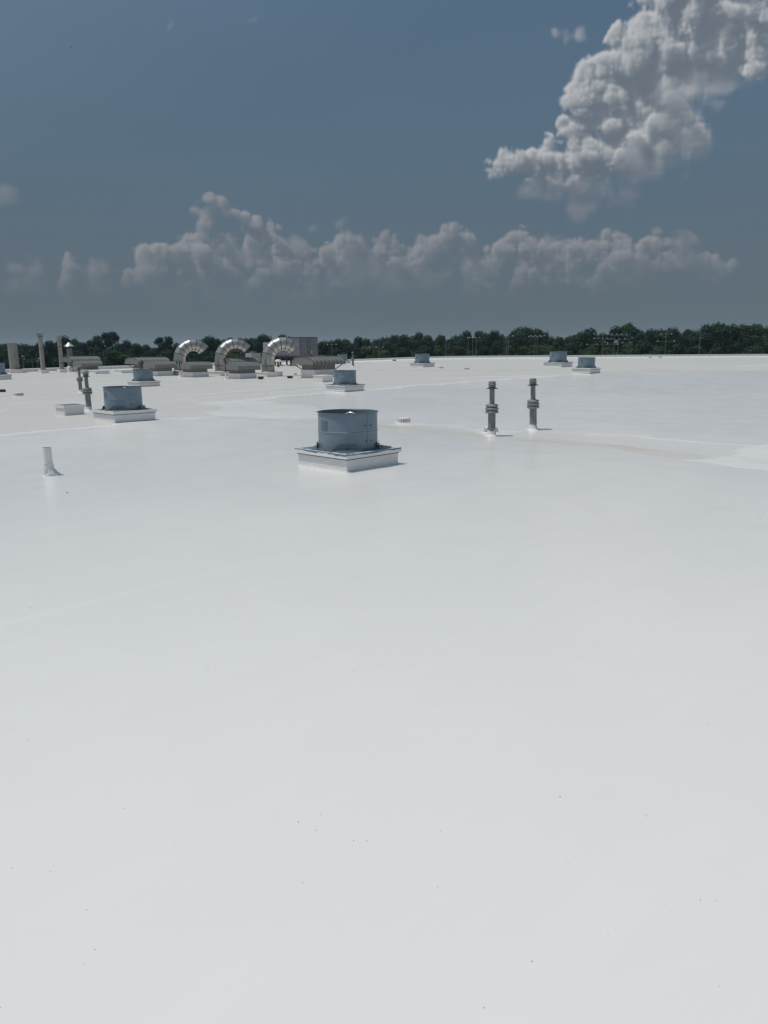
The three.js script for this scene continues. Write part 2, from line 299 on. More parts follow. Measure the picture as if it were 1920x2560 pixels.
  for (let j = 0; j < TEX; j++) for (let i = 0; i < TEX; i++) {
    const x = i * M2 - SPAN / 2, d = j * M2, o = (j * TEX + i) * 4;
    const a = x * ca + d * sa, b = -x * sa + d * ca;            // along and across the building
    const near = ss(6, 26, d);
    const wx = (fbm(x * 0.9, d * 0.9, 4) * 0.9) / M2 * (0.35 + near), wy = (fbm(x * 0.9 + 50, d * 0.9, 4) * 0.45) / M2 * (0.3 + near);
    const k = look(old, i + wx, j + wy), fr = look(freshAndGlint, i + wx * 0.55 + 4 * vn(x * 4, d * 4), j + wy * 0.55 + 2.5 * vn(x * 4 + 60, d * 4)), s = look(dirt, i + wx * 0.6, j + wy * 0.6) * (0.55 + 0.75 * (0.5 + fbm(x * 1.4, d * 1.4, 4)));
    const big = fbm(x * 0.22, d * 0.22, 4), fine = fbm(x * 2.3, d * 2.3, 3), roll = vn(a * 0.45, b * 5.5) * 0.5 + vn(a * 0.9 + 9, b * 13) * 0.5;
    const t = 1 + 0.020 * big + 0.010 * fine + 0.008 * roll - k * (0.03 * fine + 0.03 * big);
    let r = lerp(.805, .680, k) * t, gg = lerp(.803, .662, k) * t, bb = lerp(.795, .635, k) * t;
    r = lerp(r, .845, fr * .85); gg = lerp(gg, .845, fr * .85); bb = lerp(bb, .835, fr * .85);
    r = lerp(r, .54, clamp(s) * .85); gg = lerp(gg, .485, clamp(s) * .85); bb = lerp(bb, .42, clamp(s) * .85);
    col[o] = enc(r); col[o + 1] = enc(gg); col[o + 2] = enc(bb); col[o + 3] = 255;
    const ro = lerp(lerp(.21, .38, k), .30, fr) + 0.2 * clamp(s) + 0.04 * big + 0.03 * fine;
    rou[o] = rou[o + 1] = rou[o + 2] = clamp(ro) * 255; rou[o + 3] = 255;
    const lap = q => { const f = q - Math.floor(q); return f < 0.012 ? f / 0.012 : Math.max(0, 1 - (f - 0.012) / 0.22); };
    const h = 0.5 + 0.16 * big + 0.05 * fine + 0.012 * roll + 0.10 * lap(b / 2.4 + 0.02 * vn(a * 0.6, 3)) * ss(-0.1, 0.6, vn(a * 0.13, Math.floor(b / 2.4) * 7.3)) + 0.05 * k;
    bmp[o] = bmp[o + 1] = bmp[o + 2] = h; bmp[o + 3] = 1;
  }
  const make = (d, type, srgb) => { const t = new THREE.DataTexture(d, TEX, TEX, THREE.RGBAFormat, type); t.magFilter = THREE.LinearFilter; t.minFilter = THREE.LinearFilter; t.wrapS = t.wrapT = THREE.ClampToEdgeWrapping; if (srgb) t.colorSpace = THREE.SRGBColorSpace; t.needsUpdate = true; return t; };
  return { map: make(col, THREE.UnsignedByteType, true), roughnessMap: make(rou, THREE.UnsignedByteType, false), bumpMap: make(bmp, THREE.FloatType, false) };
}
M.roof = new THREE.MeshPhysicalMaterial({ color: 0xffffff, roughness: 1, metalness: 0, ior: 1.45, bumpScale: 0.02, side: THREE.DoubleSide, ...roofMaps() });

function roofSheet() {
  const xs = [], NX = 150, NZ = 170, pos = [], uv = [], idx = [];
  for (let i = 0; i <= NX; i++) { const t = i / NX * 2 - 1; xs.push(Math.sign(t) * Math.pow(Math.abs(t), 1.5) * 74); }
  xs[0] = -50; for (let i = 1; i < xs.length; i++) if (xs[i] < -50 + i * 0.02) xs[i] = -50 + i * 0.02;
  for (let i = 0; i <= NX; i++) for (let j = 0; j <= NZ; j++) {
    const far = edgeDist(xs[i]), t = j / NZ, d = lerp(BACK, far, t);
    pos.push(xs[i], roofY(xs[i], -d), -d); uv.push((xs[i] + SPAN / 2) / SPAN, d / SPAN);
    if (i < NX && j < NZ) { const a = i * (NZ + 1) + j, b = a + NZ + 1; idx.push(a, b, a + 1, b, b + 1, a + 1); }
  }
  const g = new THREE.BufferGeometry(); g.setAttribute('position', new THREE.Float32BufferAttribute(pos, 3)); g.setAttribute('uv', new THREE.Float32BufferAttribute(uv, 2)); g.setIndex(idx);
  g.computeVertexNormals();
  return g;
}
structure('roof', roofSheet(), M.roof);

// low white parapet with a coping, swept along two edges of the roof
function sweep(a, b, n, prof, tOff = 0) {
  const pos = [], idx = [], uv = [], A = new THREE.Vector2(...a), B = new THREE.Vector2(...b), dir = B.clone().sub(A), L = dir.length(); dir.divideScalar(L);
  const out = new THREE.Vector2(-dir.y, dir.x);                       // plan (x, distance): left of the direction is outside
  for (let i = 0; i <= n; i++) {
    const c = A.clone().addScaledVector(dir, L * i / n), y0 = roofY(c.x, -c.y);
    prof.forEach(([o, h], k) => { const p = c.clone().addScaledVector(out, o); pos.push(p.x, y0 + h, -p.y); uv.push(L * i / n, k * 0.2); });
  }
  const m = prof.length;
  for (let i = 0; i < n; i++) for (let k = 0; k < m - 1; k++) { const p = i * m + k, q = p + m; idx.push(p, q, p + 1, q, q + 1, p + 1); }
  const g = new THREE.BufferGeometry(); g.setAttribute('position', new THREE.Float32BufferAttribute(pos, 3)); g.setAttribute('uv', new THREE.Float32BufferAttribute(uv, 2)); g.setIndex(idx);
  const f = g.toNonIndexed(); f.computeVertexNormals(); return f;
}
[[EDGE[0], EDGE[1], 40, 'low white coated parapet along the roof edge behind the vent stacks'], [EDGE[1], EDGE[2], 40, 'long low white parapet at the far roof edge below the tree line']].forEach(([a, b, n, label]) => {
  const p = thing('parapet', label, 'parapet');
  part('cant_strip', sweep(a, b, n, [[-0.14, -0.004], [-0.005, 0.10]]), M.white, p);
  part('wall', sweep(a, b, n, [[0, -0.05], [0, 0.235], [0.25, 0.235], [0.25, -9.6]]), M.white, p);
  part('coping', sweep(a, b, n, [[-0.015, 0.19], [-0.018, 0.25], [0.27, 0.262], [0.27, 0.16]]), M.white, p);
});
structure('building_wall', sweep([-62, -8.4], [-62, -31], 4, [[0.02, -0.1], [0.02, -9.5]]), M.stack);

// ground, far below the roof
{
  const g = new THREE.PlaneGeometry(5000, 5000, 60, 60); g.rotateX(-Math.PI / 2); g.translate(0, -9.5, -600);
  const t = texture(512, 512, (u, v) => { const n = 0.8 + 0.5 * tile(u, v, 3, 5); return [.34 * n, .42 * n, .24 * n]; }); t.repeat.set(60, 60);
  structure('ground', g, new THREE.MeshStandardMaterial({ map: t, roughness: 0.95 }));
}

// ---------------------------------------------------------------- roof exhaust fan: curb, cap, open drum
const capSkirt = texture(512, 64, (u, v) => {
  const e = 0.58 + 0.26 * vn(u * 22, 1.5) + 0.16 * vn(u * 61, 8.5), k = ss(e - 0.07, e + 0.07, v), w = [.905, .912, .918], b = [.42, .49, .54]; return [0, 1, 2].map(c => lerp(w[c], b[c], k));
});
const capTop = texture(512, 512, (u, v) => {
  const d = Math.min(u, v, 1 - u, 1 - v), e = 0.035 + 0.05 * fbm(u * 9, v * 9, 4) + 0.03 * vn(u * 40, v * 40), k = ss(e - 0.012, e + 0.02, d), n = 1 + 0.12 * fbm(u * 20, v * 20, 3), w = [.90, .905, .91], b = [.42 * n, .49 * n, .54 * n]; return [0, 1, 2].map(c => lerp(w[c], b[c], k));
});
M.skirt = mat([1, 1, 1], .38, { map: capSkirt }); M.capTop = mat([1, 1, 1], .4, { map: capTop });
function skirtGeo(side, y0, y1) {        // four upright faces, uv along the run and up
  const h = side / 2, c = [[-h, h], [h, h], [h, -h], [-h, -h]], pos = [], uv = [], nor = [];
  for (let k = 0; k < 4; k++) {
    const [x0, z0] = c[k], [x1, z1] = c[(k + 1) % 4], nx = (z1 - z0) / -side * -1, nz = (x1 - x0) / side;
    const q = [[x0, y0, z0, k / 4, 0], [x1, y0, z1, (k + 1) / 4, 0], [x1, y1, z1, (k + 1) / 4, 1], [x0, y1, z0, k / 4, 1]];
    for (const i of [0, 1, 2, 0, 2, 3]) { pos.push(q[i][0], q[i][1], q[i][2]); uv.push(q[i][3], q[i][4]); nor.push(-(z1 - z0) / side * -1 * -1, 0, nz); }
  }
  const g = new THREE.BufferGeometry(); g.setAttribute('position', new THREE.Float32BufferAttribute(pos, 3)); g.setAttribute('uv', new THREE.Float32BufferAttribute(uv, 2)); g.computeVertexNormals(); return g;
}
function makeFan(name, label, sprayed, wide = 1) {
  const t = thing(name, label, 'exhaust fan', [0, 0, 0], ROT, 'open drum exhaust fans on the roof');
  const curb = part('curb', bx(0.94, 0.185, 0.94, 0, 0.0875, 0, 0.008), M.white, t);
  part('flashing', [bx(0.965, 0.012, 0.965, 0, 0.004, 0, 0.004)], M.white, curb);  // added white strip for the foot's bright line of bounced sun and fillet
  const C0 = 0.165, C1 = 0.225, S = 1.0;
  part('skirt_shade_line', skirtGeo(0.958, 0.150, 0.1645), M.skirtShade, curb);  // dark strip painted in as the shadow of the overhanging cap skirt
  const cap = part('cap_skirt', [skirtGeo(S, C0, C1), skirtGeo(S - 0.012, C0, C1 - 0.004)], sprayed ? M.skirt : M.white, t);
  const top = new THREE.PlaneGeometry(S, S, 1, 1); top.rotateX(-Math.PI / 2); top.translate(0, C1, 0);
  part('cap_plate', top, sprayed ? M.capTop : M.capTop, cap);
  const R = 0.39 * wide, B = C1 + 0.018, T = C1 + 0.475, a0 = -ROT;        // angles below are measured from the camera's side
  part('orifice_ring', lathe([[R * 0.8, C1 + 0.002], [R + 0.05, C1 + 0.002], [R + 0.045, C1 + 0.012], [R - 0.012, C1 + 0.02]], 56), M.blueDark, t);
  const drum = part('drum', lathe([[R - 0.006, B], [R, B], [R + 0.001, B + 0.22], [R - 0.001, T], [R - 0.007, T], [R - 0.006, B]], 72), M.blue, t);
  part('rim', lathe([[R - 0.008, T - 0.004], [R + 0.015, T - 0.003], [R + 0.018, T + 0.002], [R + 0.014, T + 0.005], [R - 0.008, T + 0.005], [R - 0.008, T - 0.004]], 72), M.blueDark, drum);
  part('bead', lathe([[R, B + 0.205], [R + 0.005, B + 0.213], [R + 0.0065, B + 0.217], [R + 0.005, B + 0.221], [R, B + 0.229]], 72), M.blue, drum);
  const cyl = (ang, half, y0, y1, off) => { const g = new THREE.CylinderGeometry(R + off, R + off, y1 - y0, 10, 1, true, ang - half + a0, half * 2); g.translate(0, (y0 + y1) / 2, 0); return g; };
  part('access_plate', cyl(-0.85, 0.165, B + 0.235, B + 0.362, 0.004), M.blueEdge, drum);
  part('seam', cyl(0.74, 0.006, B, T - 0.012, 0.003), M.blueEdge, drum);
  const knob = (ang, y, r) => { const g = new THREE.CylinderGeometry(r, r, 0.012, 8); g.rotateX(Math.PI / 2); g.translate(0, 0, R + 0.005); g.rotateY(ang + a0); g.translate(0, y, 0); return g; };
  for (const [a, y, r] of [[0.655, B + .30, .0085], [0.885, B + .30, .0085], [0.68, B + .105, .0085], [0.905, B + .105, .007], [-0.1, B + .035, .0095], [0.08, B + .035, .0095]]) part('bolt', knob(a, y, r), M.dark, drum);
  // four angle brackets that hold the drum, one towards each corner of the cap
  for (let k = 0; k < 4; k++) {
    const s = new THREE.Shape(); s.moveTo(-0.215, 0); s.lineTo(0.215, 0); s.lineTo(0.12, 0.075); s.lineTo(-0.12, 0.075); s.closePath();
    const up = new THREE.ExtrudeGeometry(s, { depth: 0.005, bevelEnabled: false }); up.translate(0, C1 + 0.004, R + 0.016);
    const foot = bx(0.43, 0.005, 0.055, 0, C1 + 0.0045, R + 0.045, 0.001);
    const tab = bx(0.05, 0.012, 0.02, 0, C1 + 0.05, R + 0.008, 0.002);
    const g = merge([up, foot, tab]); g.rotateY(Math.PI / 4 + k * Math.PI / 2);
    const br = part('bracket', g, M.blueEdge, t);
    const b2 = new THREE.CylinderGeometry(.01, .01, .012, 8); b2.rotateX(Math.PI / 2); b2.translate(0, C1 + 0.04, R + 0.024); b2.rotateY(Math.PI / 4 + k * Math.PI / 2);
    part('bolt', b2, M.dark, br);
  }
  // what shows over the rim: motor on its bars, blades, a damper hoop
  const inside = part('motor', [lathe([[0, B + .30], [.085, B + .30], [.09, B + .29], [.09, B + .12], [0, B + .12]], 20)], M.blueDark, t);
  part('support_bar', [bar([-R + .01, B + .14, 0], [R - .01, B + .14, 0], .04, .03), bar([0, B + .17, -R + .01], [0, B + .17, R - .01], .03, .04)], M.blueDark, inside);
  for (let k = 0; k < 4; k++) { const g = new THREE.BoxGeometry(.25, .006, .15); g.rotateX(.45); g.translate(.21, B + .07, 0); g.rotateY(k * Math.PI / 2 + .4); part('blade', g, M.grey, inside); }
  const hoop = new THREE.TorusGeometry(0.12, 0.011, 8, 20, Math.PI); hoop.rotateY(-0.35 + a0); hoop.translate(0.03, T - 0.135, 0.02); part('damper_hoop', hoop, M.bright, t);
  return t;
}
function putFan(src, px, py, drumPx, label, first) {
  const p = onRoof(px, py), s = sizeAt(p, drumPx) / 0.80;
  const q = p.toArray();
  if (first) { src.position.set(...q); src.scale.setScalar(s); src.userData.label = label; return src; }
  return copy(src, q, ROT, label, s);
}
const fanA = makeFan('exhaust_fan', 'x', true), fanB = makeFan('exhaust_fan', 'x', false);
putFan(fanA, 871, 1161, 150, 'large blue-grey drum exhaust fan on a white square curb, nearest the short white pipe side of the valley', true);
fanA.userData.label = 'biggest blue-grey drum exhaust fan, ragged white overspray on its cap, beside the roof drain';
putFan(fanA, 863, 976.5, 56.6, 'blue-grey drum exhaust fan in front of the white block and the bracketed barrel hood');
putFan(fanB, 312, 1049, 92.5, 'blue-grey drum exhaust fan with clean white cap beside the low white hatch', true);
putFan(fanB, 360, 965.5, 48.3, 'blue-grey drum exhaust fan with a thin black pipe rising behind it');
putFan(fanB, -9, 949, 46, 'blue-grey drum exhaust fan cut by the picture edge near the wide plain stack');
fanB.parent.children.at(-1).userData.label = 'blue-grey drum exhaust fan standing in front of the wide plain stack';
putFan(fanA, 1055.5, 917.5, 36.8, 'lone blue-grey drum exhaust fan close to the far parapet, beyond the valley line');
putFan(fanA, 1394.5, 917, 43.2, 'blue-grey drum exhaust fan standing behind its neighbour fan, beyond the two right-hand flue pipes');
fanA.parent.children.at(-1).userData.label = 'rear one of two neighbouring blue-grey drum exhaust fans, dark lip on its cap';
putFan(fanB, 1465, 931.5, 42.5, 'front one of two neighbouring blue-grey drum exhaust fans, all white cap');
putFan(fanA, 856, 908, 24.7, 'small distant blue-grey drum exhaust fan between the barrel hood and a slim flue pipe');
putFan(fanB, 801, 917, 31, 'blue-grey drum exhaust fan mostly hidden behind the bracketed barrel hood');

// ---------------------------------------------------------------- flue vent: boot, pipe, ringed collar, slim pipe, ringed cap
const bootTex = texture(256, 128, (u, v) => { const e = 0.62 + 0.2 * vn(u * 7, 2.5) + 0.1 * vn(u * 19, 4.5), k = ss(e - 0.03, e + 0.03, v); return [0, 1, 2].map(c => lerp([.905, .91, .915][c], [.50, .525, .55][c], k)); });
bootTex.wrapT = THREE.ClampToEdgeWrapping;
M.boot = mat([1, 1, 1], .4, { map: bootTex });
function makeFlue(label) {
  const t = thing('flue_vent', label, 'flue vent', [0, 0, 0], 0, 'grey flue vents with ringed collars');
  part('flashing', lathe([[.13, 0.002], [.125, .012], [.09, .02], [.079, .05], [.074, .10]], 28), M.white, t);
  part('boot', lathe([[.0745, .0], [.0745, .16]], 28), M.boot, t);
  part('lower_pipe', lathe([[.0715, .15], [.0715, .45]], 28), M.flue, t);
  for (let k = 0; k < 3; k++) { const y = .432 + k * .058, r = k == 2 ? .118 : .125; part('collar_ring', lathe([[.07, y], [r - .02, y], [r, y + .012], [r + .002, y + .034], [r - .016, y + .05], [k == 2 ? .048 : .10, y + (k == 2 ? .062 : .054)]], 32), M.flueRing, t); }
  part('upper_pipe', lathe([[.0485, .58], [.0485, .93]], 24), M.flue, t);
  part('storm_flange', lathe([[.049, .898], [.112, .890], [.114, .894], [.049, .912]], 28), M.dark, t);
  const cap = part('cap', lathe([[.05, .91], [.068, .915], [.076, .926], [.068, .94], [.062, .944]], 28), M.flueRing, t);
  part('cap_ring', lathe([[.06, .95], [.076, .958], [.078, .974], [.066, .988], [.06, .992]], 28), M.flueRing, cap);
  part('cap_top', lathe([[.06, .996], [.07, 1.002], [.066, 1.02], [.045, 1.032], [0, 1.036]], 28), M.flueRing, cap);
  part('neck', lathe([[.055, .93], [.055, 1.0]], 20), M.dark, cap);
  return t;
}
const flue = makeFlue('grey flue vent rising in front of a roof drain');
flue.position.set(...at(1229, 1090));
const tilt = (o, rz, rx = 0) => { o.rotation.z = rz; o.rotation.x = rx; return o; };
tilt(flue, 0.012);
tilt(copy(flue, at(1333, 1074), 0.6, 'grey flue vent behind its twin, clear of any drain', 1.0), 0.055);
copy(flue, at(223, 1027), 1.1, 'grey flue vent right behind the low white hatch', 1.0);
copy(flue, at(202, 981), 2.2, 'grey flue vent with rusty collar, behind the one at the hatch', 0.96);
copy(flue, at(882.5, 917.5), 0.4, 'slim distant flue vent next to the small far drum fan', 1.08);

// ---------------------------------------------------------------- short white pipe with a crumpled flashing
{
  const t = thing('vent_pipe', 'short white plastic vent pipe with crumpled foil-like flashing at its foot', 'vent pipe', at(124, 1188), 0);
  const pipe = part('pipe', lathe([[.0555, .0], [.0555, .37], [.0485, .37], [.0485, .05], [0, .05]], 32), M.plastic, t);
  const g = lathe([[.078, .002], [.074, .012], [.069, .03], [.066, .062], [.063, .10], [.06, .13], [.057, .165]], 64), p = g.attributes.position;
  for (let i = 0; i < p.count; i++) { const x = p.getX(i), y = p.getY(i), z = p.getZ(i), a = Math.atan2(z, x), w = 0.008 * Math.sin(a * 5 + y * 60) * ss(.165, .06, y) + 0.008 * vn(a * 4 + 20, y * 50), r = Math.hypot(x, z) + w, lean = 0.075 * ss(.09, 0, y) * Math.max(0, x / Math.hypot(x, z)); p.setXYZ(i, Math.cos(a) * r + lean, y + 0.004 * vn(a * 6, y * 30) * ss(0, .04, y), Math.sin(a) * r); }
  g.computeVertexNormals(); part('flashing', g, M.white, t);
  part('tape_band', lathe([[.058, .155], [.060, .16], [.060, .178], [.0565, .183]], 32), M.white, pipe);
  t.rotation.z = 0.01;
}

// ---------------------------------------------------------------- low hatch and plain curbs
function makeHatch() {
  const t = thing('roof_hatch', 'low square white roof hatch with a dull metal lid', 'hatch', at(176, 1037), ROT);
  part('curb', bx(.49, .22, .49, 0, .10, 0, .008), M.white, t);
  const lid = part('lid', [skirtGeo(.54, .185, .25), skirtGeo(.53, .185, .249)], M.white, t);
  const top = new THREE.PlaneGeometry(.54, .54); top.rotateX(-Math.PI / 2); top.translate(0, .25, 0); part('lid_top', top, M.capTop, lid);
  return t;
}
makeHatch();
function whiteBlock(px, py, w, h, l, label) {
  const t = thing('white_curb', label, 'roof curb', at(px, py), ROT, 'plain white coated curbs');
  part('sides', bx(w, h, l, 0, h / 2 - .01, 0, .012), M.white, t);
  part('lid', bx(w + .05, .035, l + .05, 0, h + .002, 0, .01), M.white, t);
}
whiteBlock(808, 955, .62, .29, .62, 'plain white block between a drum fan and the bracketed barrel hood');
whiteBlock(248, 934, .95, .2, .95, 'low plain white curb beside the barrel hood that hides the cone-capped stack');
whiteBlock(312, 932, .95, .19, .95, 'low plain white curb between two barrel hoods, near the parapet');

// ---------------------------------------------------------------- roof drains with slotted domes
function makeDrain(label) {
  const t = thing('roof_drain', label, 'roof drain', [0, 0, 0], 0, 'white slotted drain strainers');
  part('clamp_ring', lathe([[.20, .002], [.195, .012], [.16, .018], [.14, .014]], 28), M.white, t);
  part('top_disc', lathe([[0, .112], [.115, .112], [.124, .106], [.124, .094], [.11, .094]], 28), M.white, t);
  part('sump', lathe([[0, .012], [.12, .012], [.105, .09]], 24), M.dark, t);
  for (let k = 0; k < 24; k++) { const g = bar([.152, .012, 0], [.122, .10, 0], .012, .016); g.rotateY(k / 24 * Math.PI * 2); part('strainer_bar', g, M.white, t); }
  return t;
}
const drain = makeDrain('white slotted drain strainer beside the biggest drum fan');
drain.position.set(...at(1010, 1057));
copy(drain, at(1227, 1081), .2, 'white slotted drain strainer behind a flue vent');
for (const [x, y, l] of [[47, 990.5, 'small drain strainer on the thin dirt line near the rear flue vent'], [1102, 921.8, 'tiny drain strainer just beyond the far valley line'], [1166, 924.5, 'tiny drain strainer on the far valley line']]) copy(drain, at(x, y), .1, l, 1.15);
for (const [x, y] of [[1625, 895.5], [1650, 895]]) copy(drain, at(x, y), .1, 'tiny drain strainer at the foot of the far parapet', 1.3);

// ---------------------------------------------------------------- gooseneck ducts
function makeGooseneck(label) {
  const t = thing('gooseneck_duct', label, 'gooseneck duct', [0, 0, 0], 0, 'three stainless gooseneck ducts');
  const cb = part('curb', bx(1.12, .24, 1.12, 0, .11, 0, .012), M.white, t); cb.rotation.y = ROT - 0.3;
  const lip = part('curb_cap', bx(1.18, .03, 1.18, 0, .245, 0, .008), M.white, t); lip.rotation.y = ROT - 0.3;
  const r = .358, y0 = .26, y1 = .92, R = .86, N = 7, BEND = 138 * Math.PI / 180;
  part('base_pipe', lathe([[r, y0], [r, .6]], 40), M.steelDull, t);
  part('base_flange', lathe([[r, y0 - .002], [r + .06, y0 - .002], [r + .06, y0 + .012], [r + .005, y0 + .02]], 40), M.steelDull, t);
  part('riser', lathe([[r + .004, .6], [r + .004, y1]], 40), M.steel, t);
  part('seam_band', lathe([[r + .004, .585], [r + .02, .59], [r + .02, .612], [r + .004, .618]], 40), M.seam, t);
  const ringAt = (ang, rad, off = 0) => { const pts = [], c = new THREE.Vector3(R - (R) * Math.cos(ang), y1 + R * Math.sin(ang), 0), u = new THREE.Vector3(-Math.cos(ang), Math.sin(ang), 0), tn = new THREE.Vector3(Math.sin(ang), Math.cos(ang), 0); for (let k = 0; k <= 40; k++) { const q = k / 40 * Math.PI * 2; pts.push(c.clone().addScaledVector(u, Math.cos(q) * rad).addScaledVector(new THREE.Vector3(0, 0, 1), Math.sin(q) * rad).addScaledVector(tn, off)); } return pts; };
  const skin = (A, B) => { const pos = [], uv = [], idx = []; for (let k = 0; k <= 40; k++) { pos.push(...A[k].toArray(), ...B[k].toArray()); uv.push(k / 10, 0, k / 10, 1); if (k < 40) { const a = k * 2; idx.push(a, a + 2, a + 1, a + 1, a + 2, a + 3); } } const g = new THREE.BufferGeometry(); g.setAttribute('position', new THREE.Float32BufferAttribute(pos, 3)); g.setAttribute('uv', new THREE.Float32BufferAttribute(uv, 2)); g.setIndex(idx); g.computeVertexNormals(); return g; };
  for (let k = 0; k < N; k++) {
    const a0 = BEND * k / N, a1 = BEND * (k + 1) / N;
    const gore = part('elbow_segment', skin(ringAt(a0, r), ringAt(a1, r)), M.steel, t);
    part('seam_band', [skin(ringAt(a1, r + .013, -.016), ringAt(a1, r + .013, .016)), skin(ringAt(a1, r, -.017), ringAt(a1, r + .013, -.016)), skin(ringAt(a1, r + .013, .016), ringAt(a1, r, .017))], k == N - 1 ? M.steelDull : M.seam, gore);
  }
  return t;
}
const goose = makeGooseneck('stainless gooseneck duct furthest from the rooftop unit');
const gooseAt = (o, px, py, turn, label) => { o.position.set(...at(px, py)); o.rotation.y = turn; o.userData.label = label; };
gooseAt(goose, 451, 937, 0.46, 'stainless gooseneck duct furthest from the grey rooftop unit');
gooseAt(copy(goose, [0, 0, 0], 0), 554, 939, 0.40, 'stainless gooseneck duct standing between the other two');
gooseAt(copy(goose, [0, 0, 0], 0), 671, 941.5, 0.33, 'stainless gooseneck duct in front of the grey rooftop unit');

// ---------------------------------------------------------------- boxy relief hoods
function makeBoxHood(label) {
  const t = thing('relief_hood', label, 'relief hood', [0, 0, 0], ROT, 'boxy grey relief hoods on white curbs');
  const c = part('curb', bx(1.07, .27, 1.07, 0, .125, 0, .01), M.white, t);
  part('curb_cap', bx(1.12, .035, 1.12, 0, .262, 0, .008), M.white, c);
  part('neck', bx(.98, .2, .98, 0, .37, 0, .006), M.hood, t);
  const s = new THREE.Shape(); const w = .66, y = .46, h = .36; s.moveTo(-w, y); s.lineTo(w, y); s.lineTo(w, y + h * .55); s.lineTo(w - .16, y + h); s.lineTo(-w + .16, y + h); s.lineTo(-w, y + h * .55); s.closePath();
  const g = new THREE.ExtrudeGeometry(s, { depth: 1.46, bevelEnabled: true, bevelSize: .006, bevelThickness: .006, bevelSegments: 1 }); g.translate(0, 0, -.73); g.rotateY(Math.PI / 2);
  const hood = part('hood', g, M.hood, t);
  part('drip_edge', [bx(1.48, .02, 1.34, 0, y - .006, 0, .004)], M.hoodRib, hood);
  return t;
}
const boxHood = makeBoxHood('x');
boxHood.position.set(...at(489, 942)); boxHood.userData.label = 'boxy grey relief hood in front of the gooseneck furthest from the rooftop unit';
copy(boxHood, at(606, 946), ROT, 'boxy grey relief hood between two goosenecks, with a barrel hood behind');
copy(boxHood, at(402, 939), ROT, 'boxy grey relief hood behind a drum fan with a black pipe');
copy(boxHood, at(221, 933), ROT, 'boxy grey relief hood behind two flue vents, near the cone-capped stack', 0.98);

// ---------------------------------------------------------------- barrel hoods with ribs
function makeBarrelHood(label) {
  const t = thing('barrel_hood', label, 'barrel hood', [0, 0, 0], ROT, 'ribbed grey barrel hoods');
  const c = part('curb', bx(1.5, .40, 1.05, 0, .19, 0, .012), M.white, t);
  part('curb_cap', bx(1.54, .03, 1.09, 0, .385, 0, .006), M.white, c);
  part('neck', bx(1.42, .34, .98, 0, .54, 0, .006), M.hood, t);
  const L = 2.16, W = .85, Y = .66, H = .38, prof = [];
  for (let k = 0; k <= 16; k++) { const a = Math.PI * k / 16; prof.push([-Math.cos(a) * W, Y + Math.pow(Math.sin(a), .62) * H]); }
  const s = new THREE.Shape(); prof.forEach((p, i) => i ? s.lineTo(...p) : s.moveTo(...p)); s.closePath();
  const g = new THREE.ExtrudeGeometry(s, { depth: L, bevelEnabled: false }); g.translate(0, 0, -L / 2); g.rotateY(Math.PI / 2);
  const hood = part('hood', g, M.hood, t);
  for (let k = 0; k <= 8; k++) {
    const pts = prof.map(([a, b]) => [-L / 2 + L * k / 8, Y + (b - Y) * 1.02, -a * 1.008]);
    part('rib', tube(pts, .02, 6, 40), M.hoodRib, hood);
  }
  for (const [x, z] of [[-.72, -.5], [-.72, .5], [.72, -.5], [.72, .5]]) part('strut', bar([x, .42, z], [x * 1.38, Y, z * 1.5], .03, .03), M.dark, t);
  return t;
}
const barrel = makeBarrelHood('x');
barrel.position.set(...at(797, 943)); barrel.userData.label = 'ribbed grey barrel hood on dark brackets beside the rooftop unit, white block before it';
const loop = tube([[-.12, 0, 0], [-.13, .2, 0], [-.06, .33, 0], [.06, .33, 0], [.13, .2, 0], [.1, .02, 0]], .016, 8, 30);
loop.translate(-.2, .36, .66); part('conduit_loop', loop, M.grey, barrel);
copy(barrel, at(597, 937.5), ROT, 'ribbed grey barrel hood right behind a boxy hood, between two goosenecks', .98).children.at(-1).removeFromParent();
copy(barrel, at(371, 936), ROT, 'ribbed grey barrel hood left of all the goosenecks, above a boxy hood', 1).children.at(-1).removeFromParent();
scene.children.at(-1).userData.label = 'ribbed grey barrel hood beside the gooseneck furthest from the rooftop unit';
copy(barrel, at(205, 928), ROT, 'ribbed grey barrel hood in front of the cone-capped stack', 1).children.at(-1).removeFromParent();

// ---------------------------------------------------------------- black standpipes with hooked tops
function makeStandpipe(label) {
  const t = thing('standpipe', label, 'pipe', [0, 0, 0], ROT, 'thin black hooked standpipes');
  part('boot', lathe([[.11, .0], [.10, .02], [.06, .07], [.045, .2], [.042, .34], [.03, .345]], 20), M.white, t);
  part('pipe', tube([[0, .1, 0], [0, .5, 0], [0, .82, 0], [.02, .89, 0], [.07, .90, 0], [.11, .86, 0], [.115, .74, 0]], .026, 10, 40), M.black, t);
  return t;
}
const stand = makeStandpipe('thin black hooked standpipe at the boxy hood furthest from the rooftop unit');
stand.position.set(...at(451, 944)); stand.userData.label = 'thin black hooked standpipe in front of a gooseneck duct, on a white boot';
copy(stand, at(565, 948), ROT, 'thin black hooked standpipe at the corner of the boxy hood with a barrel hood behind');
copy(stand, at(355, 941), ROT, 'thin black hooked standpipe rising behind a drum fan');

